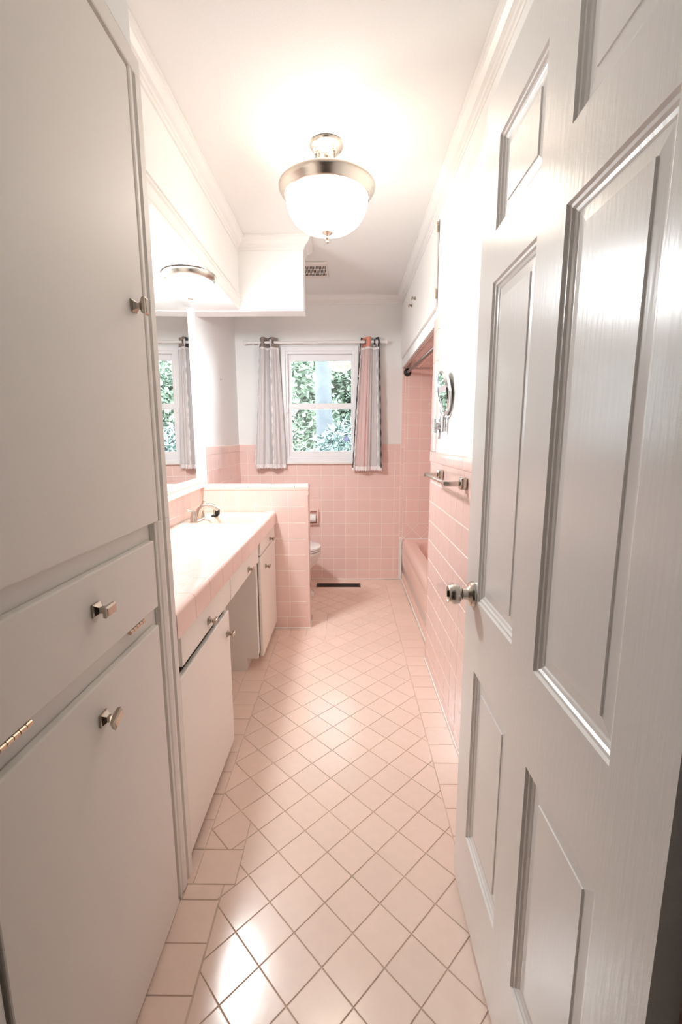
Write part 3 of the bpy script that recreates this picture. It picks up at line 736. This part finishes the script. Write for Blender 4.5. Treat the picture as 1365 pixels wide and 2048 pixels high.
MB().lathe([(.0005, 0), (.150, 0), (.152, .004), (.146, .007), (.0005, .007)], (lx, ly, zr - .030), 'Z', 40).build('added_baffle', 'vent_white', cl, True, 50)  # unseen disc added inside the bowl to keep light off the ceiling
bd_ = bpy.data.lights.new('bulb', 'POINT'); bd_.energy = LAMP_POINT; bd_.color = LAMP_COL; bd_.shadow_soft_size = 0.035
bo = bpy.data.objects.new('bulb', bd_); COL.objects.link(bo); bo.parent = cl; bo.location = (0.06, -0.04, 2.335 - ZC)

vx, vy = -0.757, 2.285
vl = empty('vanity_light', (vx, vy, ZS), 'flush nickel-rimmed glass light under the soffit', 'lamp')
MB().lathe([(.0005, 0.0005), (.125, 0.0005), (.127, .006), (.120, .022), (.114, .030), (.108, .033), (.104, .030)], (vx, vy, ZS), '-Z', 56).build('pan', 'nickel', vl, True, 50)
MB().lathe([(.106, .028), (.105, .045), (.098, .066), (.082, .086), (.056, .100), (.028, .107), (.005, .109)], (vx, vy, ZS), '-Z', 40).build('bowl', 'vanity_glass', vl, True, 80)
MB().lathe([(.016, .105), (.017, .108), (.012, .112), (.005, .115), (.006, .121), (.0005, .125)], (vx, vy, ZS), '-Z', 20).build('finial', 'nickel', vl, True, 50)

# ================================================================== CEILING VENT, FLOOR REGISTER
cv = empty('ceiling_vent', (-0.28, 3.40, ZC), 'square white ceiling exhaust grille with rows of dark slots', 'vent')
vx0, vx1, vy0, vy1 = -0.425, -0.135, 3.262, 3.548
MB().box(vx0, vx1, vy0, vy1, ZC - .012, ZC - .0005, .004, 2).build('cover', 'vent_white', cv)
nsl = 26
for row, (a, b_) in enumerate(((3.318, 3.366), (3.378, 3.434), (3.446, 3.492))):
    sl = MB()
    for k in range(nsl):
        xx = -0.412 + k * 0.0103
        sl.box(xx, xx + .0055, a, b_, ZC - .0132, ZC - .0118)
    tag(sl.build('slot_row', 'slot_dark', cv), 'row of narrow dark slots', kind='stuff')
fv = empty('floor_register', (-0.075, 3.807, 0), 'dark brown metal floor register in front of the window wall', 'vent')
b = MB(); X0, X1, Y0, Y1 = -0.270, 0.119, 3.760, 3.855
b.box(X0, X1, Y0, Y0 + .014, -.001, .004, .0015); b.box(X0, X1, Y1 - .014, Y1, -.001, .004, .0015); b.box(X0, X0 + .016, Y0 + .014, Y1 - .014, -.001, .004, .0015); b.box(X1 - .016, X1, Y0 + .014, Y1 - .014, -.001, .004, .0015)
b.build('frame', 'vent_dark', fv)
MB().box(X0 + .01, X1 - .01, Y0 + .01, Y1 - .01, -.0021, -.0015).build('pit', 'slot_dark', fv)
n = 34
for k in range(n):
    xx = X0 + .018 + (X1 - X0 - .036) * k / (n - 1)
    MB().box(xx - .0012, xx + .0012, Y0 + .014, Y1 - .014, -.001, .0025).build('slat', 'vent_dark', fv)

# ================================================================== WALL CABINET OVER TUB
wc = empty('wall_cabinet', (0.8, 3.2, 1.956), 'white two-door storage cabinet above the bathtub alcove', 'cabinet')
b = MB(); b.box(XRP + 0.006, XALC - 0.001, YALC - 0.003, YFP - 0.001, 1.957, 2.377); b.build('carcass', 'trim_paint', wc)
d = cab_door('door', wc, XRP - 0.012, XRP + 0.0055, 2.458, 3.188, 1.9575, 2.376, 'trim_paint', 0.002); knob(d, XRP - 0.012, 3.150, 2.208, -1, 0.0, 0.85)
d = cab_door('door', wc, XRP - 0.012, XRP + 0.0055, 3.194, 3.925, 1.9575, 2.376, 'trim_paint', 0.002); knob(d, XRP - 0.012, 3.300, 2.205, -1, 0.0, 0.85)
for zz in (2.005, 2.320):
    h = MB()
    for k in range(4): h.tube([(XRP - .010, 2.4535, zz + k * .012), (XRP - .010, 2.4535, zz + k * .012 + .0105)], .0045, 10)
    h.build('hinge', 'brass', wc, True)
MB().box(XRP - 0.0005, XRP + 0.002, 2.4485, 2.4575, 1.9575, 2.376).build('gap', 'slot_dark', wc)  # dark strip laid on the wall for the shade in the door gap

# ================================================================== BATHTUB
XT = 0.505
tb = empty('bathtub', (0.85, 3.23, 0), 'pink enamel bathtub with panelled apron in the tiled alcove', 'bathtub')
ta, tb0, tb1, th = XALC - 0.002, YALC + 0.004, YF - 0.004, 0.383
prof = [(XT, 0.006), (XT, 0.055), (XT + .006, .062), (XT + .006, .085), (XT, .092), (XT - .001, .29), (XT + .004, .30), (XT - .002, .32), (XT + .001, .352), (XT + .010, .372), (XT + .024, .3815), (XT + .045, th), (XT + .10, th)]
b = MB(); b.loft([[Vector((x_, yy, zz)) for x_, zz in prof] for yy in (tb0, tb1)], False, False, closed=False); b.build('apron', 'tub', tb, True, 60)
cx_, cy_ = (XT + 0.10 + ta - 0.05) / 2, (tb0 + tb1) / 2
aa, bb2 = (ta - 0.05 - XT - 0.10) / 2, (tb1 - tb0) / 2 - 0.09
oa_, ob_ = (ta - XT - 0.045) / 2, (tb1 - tb0) / 2
b = MB(); b.loft([supell((XT + .045 + ta) / 2, cy_, oa_, ob_, th - .0006, 40, 96), supell(cx_, cy_, aa, bb2, th - .0006, 7, 96), supell(cx_, cy_, aa - .012, bb2 - .014, th - .012, 6, 96), supell(cx_, cy_, aa - .05, bb2 - .07, .16, 5, 96), supell(cx_, cy_, aa - .10, bb2 - .14, .09, 4, 96), supell(cx_, cy_, .02, .02, .085, 2, 96)], False, False)
b.build('basin', 'tub', tb, True, 60)
b = MB(); b.box(XT - .006, XT + .004, tb0, tb1, 0.0, .009, .002); b.box(XT + .02, ta, tb1 - .004, YF - .0005, th - .006, th + .006, .002); b.build('caulk', 'caulk', tb)

# shower rod
def rod_pt(y): t = (YF - y) / (YF - YALC); return (0.521 + 0.034 * t, y, 1.851 - 0.004 * t)
sr = empty('shower_rod', rod_pt(3.23), 'dark bronze tension shower rod across the tub alcove', 'curtain rod')
MB().tube([rod_pt(YALC + .004), rod_pt(2.86)], .0145, 16).build('outer_tube', 'bronze', sr, True)
MB().tube([rod_pt(2.86), rod_pt(YF - .004)], .0118, 16).build('inner_tube', mat('bronze_rod_face', (0.22, 0.15, 0.12), 0.35, 0.7), sr, True)
MB().torus(rod_pt(2.86), .0145, .003, 'Y').build('collar', 'black', sr, True)
for yy, ax in ((YF - .0005, '-Y'), (YALC + .001, 'Y')):
    MB().lathe([(.0005, 0), (.032, 0), (.033, .006), (.028, .016), (.020, .022), (.016, .024), (.0005, .024)], rod_pt(yy), ax, 28).build('flange', 'black', sr, True, 50)
# ceramic soap dish
sd = MB(); sd.box(0.715, 0.850, YF - .004, YFP, 1.505, 1.600, .004, 2); sd.box(0.725, 0.840, YF - .045, YF - .003, 1.515, 1.545, .008, 3)
tag(sd.build('soap_dish', 'wall_tile', None, True), 'pink ceramic soap dish on the tub alcove window-side wall', 'soap dish')

# ================================================================== RIGHT WALL FITTINGS
tw = empty('towel_bar', (XR, 1.93, 1.118), 'brushed nickel towel bar on the pink wainscot', 'towel bar')
bx0 = 0.381
for yy in (1.722, 2.152):
    b = MB(); b.box(XR - .026, XR - .0005, yy - .022, yy + .022, 1.094, 1.142, .006, 3); po = b.build('bracket', 'nickel', tw, True, 40)
    MB().box(bx0 - .010, XR - .026, yy - .0095, yy + .0095, 1.109, 1.127, .003, 2).build('post', 'nickel', po, True, 40)
MB().box(bx0 - .007, bx0 + .007, 1.713, 2.161, 1.111, 1.125, .003, 2).build('bar', 'nickel', tw, True, 40)

sm = empty('shaving_mirror', (XRP, 2.285, 1.345), 'round chrome swivel magnifying mirror on a wall bracket', 'mirror')
MB().box(XRP - .008, XRP - .0005, 2.268, 2.302, 1.288, 1.402, .003, 2).build('wall_plate', 'chrome', sm, True, 40)
b = MB(); b.tube([(XRP - .024, 2.285, 1.318), (XRP - .024, 2.285, 1.388)], .010, 16); b.box(XRP - .024, XRP - .008, 2.277, 2.293, 1.33, 1.375, .002); b.build('pivot', 'chrome', sm, True, 40)
b = MB()
for zz in (1.340, 1.362): b.tube([(XRP - .024, 2.285, zz), (0.448, 2.11, zz)], .0055, 10)
b.build('arm', 'chrome', sm, True)
MB().tube([(0.448, 2.11, 1.322), (0.448, 2.11, 1.388)], .010, 16).build('pivot', 'chrome', sm, True, 40)
mcz = 1.498; mcx, mcy = 0.446, 2.108
MT = Matrix.Translation((mcx, mcy, mcz)) @ Matrix.Rotation(-0.17, 4, 'Y') @ Matrix.Translation((-mcx, -mcy, -mcz))
MB().tube([(0.448, 2.11, 1.372), (0.448, 2.109, 1.385), (mcx, mcy, mcz - .104)], [.007, .006, .006], 12).build('stem', 'chrome', sm, True)
MB().torus((mcx, mcy, mcz), .106, .0042, 'X', 48, 8, PI, 2 * PI).build('yoke', 'chrome', sm, True)
b = MB()
for s_ in (-1, 1): b.tube([(mcx, mcy + s_ * .094, mcz), (mcx, mcy + s_ * .112, mcz)], .0055, 10)
b.build('swivel_pin', 'chrome', sm, True)
MB().lathe([(.090, -.010), (.097, -.011), (.099, -.006), (.099, .006), (.097, .011), (.090, .010)], (mcx, mcy, mcz), 'X', 64).turn(MT).build('rim', 'chrome', sm, True, 40)
for hh, nm in ((-.0085, 'glass'), (.0085, 'glass')): MB().lathe([(.0005, hh), (.0915, hh)], (mcx, mcy, mcz), 'X', 64).turn(MT).build(nm, 'mirror', sm, True)
b = MB(); b.lathe([(.0005, 0), (.004, 0), (.004, .004), (.0015, .006), (.0015, .014), (.003, .016), (.0005, .018)], (XLP, 3.472, 1.735), 'X', 12)
tag(b.build('wall_hook', 'nickel', None, True), 'tiny metal nail hook in the white wall above the tiles', 'hook')

# ================================================================== ENTRANCE DOOR
dr = empty('door_1', (0.32, 0.386, 0.012), 'white six-panel door standing open against the right wall', 'door', kind='structure')
DX, DT = 0.3200, 0.035                                      # visible face, thickness (towards +X)
DY1, DY0, DZ0, DZ1 = 1.148, 0.386, 0.012, 2.030             # free edge .. hinge edge
def dy(t): return 1.105 - t
cols = [(dy(0.287), dy(0.058)), (dy(0.615), dy(0.389))]
rows = [(0.228, 0.711), (0.895, 1.626), (1.730, 1.915)]
for a, b_ in ((DY0, cols[1][0]), (cols[0][1], DY1)): MB().box(DX, DX + DT, a, b_, DZ0, DZ1).build('stile', 'door_paint', dr)
MBm = (cols[1][1], cols[0][0])
zz = [DZ0] + [v for r in rows for v in r] + [DZ1]
for a, b_ in ((zz[0], zz[1]), (zz[2], zz[3]), (zz[4], zz[5]), (zz[6], zz[7])):
    MB().box(DX, DX + DT, cols[1][0], cols[0][1], a, b_).build('rail', 'door_paint', dr)
for a, b_ in rows: MB().box(DX, DX + DT, MBm[0], MBm[1], a, b_).build('mullion', 'door_paint', dr)
for (a, b_) in cols:
    for (c_, d_) in rows:
        # moulded recess, then raised field with a bevelled margin
        steps = [(0.0, 0.0), (0.003, 0.0045), (0.008, 0.0050), (0.011, 0.0085), (0.016, 0.0100), (0.019, 0.0118), (0.0215, 0.0118)]
        mg = 0.019
        steps2 = [(0.0215, 0.0118), (0.0215 + mg, 0.0100), (0.0223 + mg, 0.0078)]
        def rr(o, h_): return [Vector((DX + h_, a + o, c_ + o)), Vector((DX + h_, b_ - o, c_ + o)), Vector((DX + h_, b_ - o, d_ - o)), Vector((DX + h_, a + o, d_ - o))]
        mo = MB(); mo.loft([rr(o, h_) for o, h_ in steps], False, False); pm = mo.build('moulding', 'door_paint', dr)
        pf = MB(); pf.loft([rr(o, h_) for o, h_ in steps2], False, True); pf.build('panel', 'door_paint', dr)
        MB().box(DX + .018, DX + DT - .004, a - .002, b_ + .002, c_ - .002, d_ + .002).build('panel_back', 'door_paint', dr)
kx, ky, kz = DX, 1.083, 0.902
kn = MB(); kn.lathe([(.0005, 0), (.032, 0), (.0325, .004), (.030, .009), (.020, .012), (.0145, .016), (.0135, .028)], (kx - .0003, ky, kz), '-X', 40); ko = kn.build('rose', 'nickel', dr, True, 45)
MB().lathe([(.0125, .026), (.0125, .031)], (kx, ky, kz), '-X', 32).build('neck', 'black', dr, True)
MB().lathe([(.0125, .031), (.018, .032), (.0245, .037), (.0265, .044), (.0260, .054), (.0225, .062), (.0205, .064), (.0185, .062), (.0005, .061)], (kx, ky, kz), '-X', 40).build('knob', 'nickel', dr, True, 45)
b = MB(); b.box(kx - .066, kx - .0605, ky - .0015, ky + .0015, kz - .008, kz + .008, .0005); b.build('lock_button', 'slot_dark', dr)

# ================================================================== TOILET AND PAPER
tc, ty = 0.0, 3.555
tl = empty('toilet', (-0.6, ty, 0), 'white china toilet behind the low pink partition', 'toilet')
def ell(cx, a, b_, z_, e=2.3): return supell(cx, ty, a, b_, z_, e, 56)
b = MB(); b.loft([ell(-.545, .272, .118, 0.0005, 3), ell(-.545, .270, .116, .022, 3), ell(-.555, .245, .100, .05, 2.6), ell(-.565, .225, .092, .14, 2.4), ell(-.545, .240, .105, .22), ell(-.510, .262, .145, .29), ell(-.488, .268, .178, .345), ell(-.482, .270, .188, .372), ell(-.482, .270, .188, .384), ell(-.482, .262, .180, .388)])
b.build('bowl', 'china', tl, True, 60)
b = MB(); b.loft([ell(-.485, .262, .184, .3905), ell(-.485, .270, .190, .394), ell(-.485, .270, .190, .404), ell(-.485, .262, .183, .408)]); b.build('seat', 'china', tl, True, 60)
b = MB(); b.loft([ell(-.487, .262, .182, .4085), ell(-.487, .272, .191, .412), ell(-.487, .271, .190, .424), ell(-.487, .255, .175, .431), ell(-.487, .15, .10, .433)]); b.build('lid', 'china', tl, True, 60)
b = MB(); b.loft([supell(-.862, ty, .085, .215, z_, 8, 48) for z_ in (.375, .38, .72, .725)]); b.build('tank', 'china', tl, True, 50)
b = MB(); b.loft([supell(-.862, ty, a, c_, z_, 8, 48) for a, c_, z_ in ((.088, .22, .7255), (.092, .226, .732), (.092, .226, .755), (.085, .218, .763))]); b.build('tank_lid', 'china', tl, True, 50)
MB().tube([(-.775, ty - .16, .66), (-.755, ty - .16, .66), (-.752, ty - .10, .655)], .006, 10).build('flush_lever', 'chrome', tl, True)
for s_ in (-1, 1): MB().lathe([(.014, 0), (.014, .012), (.009, .018), (.0005, .02)], (-.36, ty + s_ * .104, .020), 'Z', 16).build('bolt_cap', 'bronze', tl, True)

ph = empty('toilet_paper_holder', (-0.33, YF, 0.59), 'recessed pink ceramic toilet paper holder on the tiled wall', 'holder')
hx0, hx1, hz0, hz1 = -0.405, -0.257, 0.522, 0.662
b = MB(); b.box(hx0, hx0 + .016, YF - .036, YF - .0005, hz0, hz1, .005, 3); b.box(hx1 - .016, hx1, YF - .036, YF - .0005, hz0, hz1, .005, 3); b.box(hx0 + .014, hx1 - .014, YF - .036, YF - .0005, hz1 - .014, hz1, .004, 2); b.box(hx0 + .014, hx1 - .014, YF - .036, YF - .0005, hz0, hz0 + .014, .004, 2)
b.build('frame', 'wall_tile', ph, True, 40)
MB().box(hx0 + .015, hx1 - .015, YF - .006, YF - .0007, hz0 + .013, hz1 - .013).build('back', 'pink_paint', ph)
MB().tube([(hx0 + .016, YF - .045, .585), (hx1 - .016, YF - .045, .585)], .008, 12).build('roller', 'chrome', ph, True)
pr = MB(); pr.lathe([(.010, 0), (.036, 0), (.036, .100), (.010, .100)], (hx0 + .024, YF - .045, .585), 'X', 32)
tag(pr.build('toilet_paper_roll', 'paper', None, True, 40), 'white toilet paper roll in the pink wall holder', 'paper roll')

# ================================================================== CURTAINS
ry_, rz_ = 3.925, 2.092
rd = empty('curtain_rod', (-0.27, ry_, rz_), 'thin white curtain rod across the top of the window', 'curtain rod')
MB().tube([(-0.845, ry_, rz_), (0.315, ry_, rz_)], .0110, 14).build('tube', 'rod_white', rd, True)
for xx, ax in ((-0.845, '-X'), (0.315, 'X')):
    MB().lathe([(.0110, 0), (.014, .002), (.014, .008), (.019, .014), (.019, .024), (.012, .031), (.0005, .032)], (xx, ry_, rz_), ax, 18).build('finial', 'rod_white', rd, True, 50)
for xx in (-0.80, 0.29): MB().box(xx - .006, xx + .006, ry_ - .006, YFP - .0005, rz_ - .010, rz_ + .008, .002).build('bracket', 'rod_white', rd)

def curtain(label, xt0, xt1, xb0, xb1, zt, zb, nf, stripes, bands, ph0, flare):
    e = empty('window_curtain', ((xt0 + xt1) / 2, ry_, zt), label, 'curtain')
    def pt(u, z_, off=0.0):
        f = (zt - z_) / (zt - zb)
        x_ = (xt0 + (xb0 - xt0) * f ** 0.85) * (1 - u) + (xt1 + (xb1 - xt1) * f ** 0.85) * u
        amp = 0.026 + 0.006 * math.sin(5 * u + 3 * f)
        y_ = ry_ + amp * math.sin(2 * PI * nf * u + ph0 + 0.35 * f) + 0.006 * math.sin(2 * PI * (nf * 2.6) * u + 2 * f + 1) * f + 0.0045 * math.sin(2 * PI * 9.3 * u + 1.5 * f) * min(1, 4 * f) - off
        return Vector((x_, y_, z_))
    def sheet(u0, u1, z0, z1, off, nu, nz, edge=None, thick=0.0012):
        vs = []; fs = []
        for j in range(nz + 1):
            for i in range(nu + 1):
                u = u0 + (u1 - u0) * i / nu; z_ = z1 + (z0 - z1) * j / nz
                if edge and j == nz: z_ += edge(u)
                vs.append(pt(u, z_, off))
        for j in range(nz):
            for i in range(nu): fs.append((j * (nu + 1) + i, j * (nu + 1) + i + 1, (j + 1) * (nu + 1) + i + 1, (j + 1) * (nu + 1) + i))
        return MB().poly(vs, fs)
    for u0, u1, m in stripes:
        sheet(u0, u1, zb + 0.03, zt - 0.088, 0, max(6, int(90 * (u1 - u0))), 30).build('fabric_stripe', m, e, True, 80)
    for u0, u1, m in bands:
        sheet(u0, u1, zt - 0.088, zt, 0, max(6, int(90 * (u1 - u0))), 4).build('top_band', m, e, True, 80)
    sheet(0.0, 1.0, zb + 0.036, zt - 0.085, 0.010, 120, 24).build('sheer_overlay', 'sheer', e, True, 80)
    sheet(0.0, 1.0, zb, zb + 0.042, 0.0125, 150, 3, lambda u: 0.009 * abs(math.sin(u * PI * 13))).build('lace_hem', 'lace', e, True, 80)
    sheet(0.0, 1.0, zt - 0.10, zt - 0.082, 0.0118, 72, 1).build('lace_band', 'lace', e, True, 80)
    for u, m in flare:
        vs = []; fs = []; n = 90
        for j in range(n + 1):
            z_ = zt - 0.02 + (zb + 0.03 - zt + 0.02) * j / n; p = pt(u, z_, 0.016); w_ = 0.0045 + 0.002 * math.sin(j * 0.8); yo = 0.004 * math.sin(j * 0.5)
            vs += [p + Vector((-w_, yo, 0)), p + Vector((w_, -yo, 0))]
        for j in range(n): fs.append((2 * j, 2 * j + 1, 2 * j + 3, 2 * j + 2))
        MB().poly(vs, fs).build('ruffle', m, e, True, 80)
    for k in range(2):
        u = (k + 0.5) / 2
        c_ = pt(u, rz_); MB().torus((c_.x, ry_, rz_), .020, .004, 'X', 24, 8).build('grommet', 'black', e, True)
    return e
curtain('grey sheer window curtain with taupe top band and lace hem', -0.737, -0.585, -0.808, -0.534, 2.132, 1.030, 2.0,
        [(0.0, 0.47, 'pale_cloth'), (0.47, 0.53, 'charcoal_and_shade'), (0.53, 1.0, 'pale_cloth')], [(0.0, 0.52, 'taupe'), (0.52, 0.62, 'charcoal_and_shade'), (0.62, 1.0, 'taupe')], 2.2, [(0.0, 'lace'), (0.62, 'lace')])  # charcoal between the taupe bands is the fold's shadow put into colour
curtain('coral and grey patchwork window curtain with dark ruffled edge', 0.118, 0.268, 0.045, 0.302, 2.130, 1.008, 1.6,
        [(0.0, 0.12, 'pale_cloth'), (0.12, 0.50, 'coral'), (0.50, 0.90, 'pale_cloth'), (0.90, 1.0, 'charcoal_and_shade')], [(0.0, 0.10, 'charcoal_and_shade'), (0.10, 0.56, 'coral'), (0.56, 0.82, 'grey_cloth'), (0.82, 1.0, 'charcoal_and_shade')], 0.3, [(0.02, 'charcoal_and_shade'), (0.06, 'lace'), (0.88, 'lace'), (0.985, 'charcoal_and_shade')])
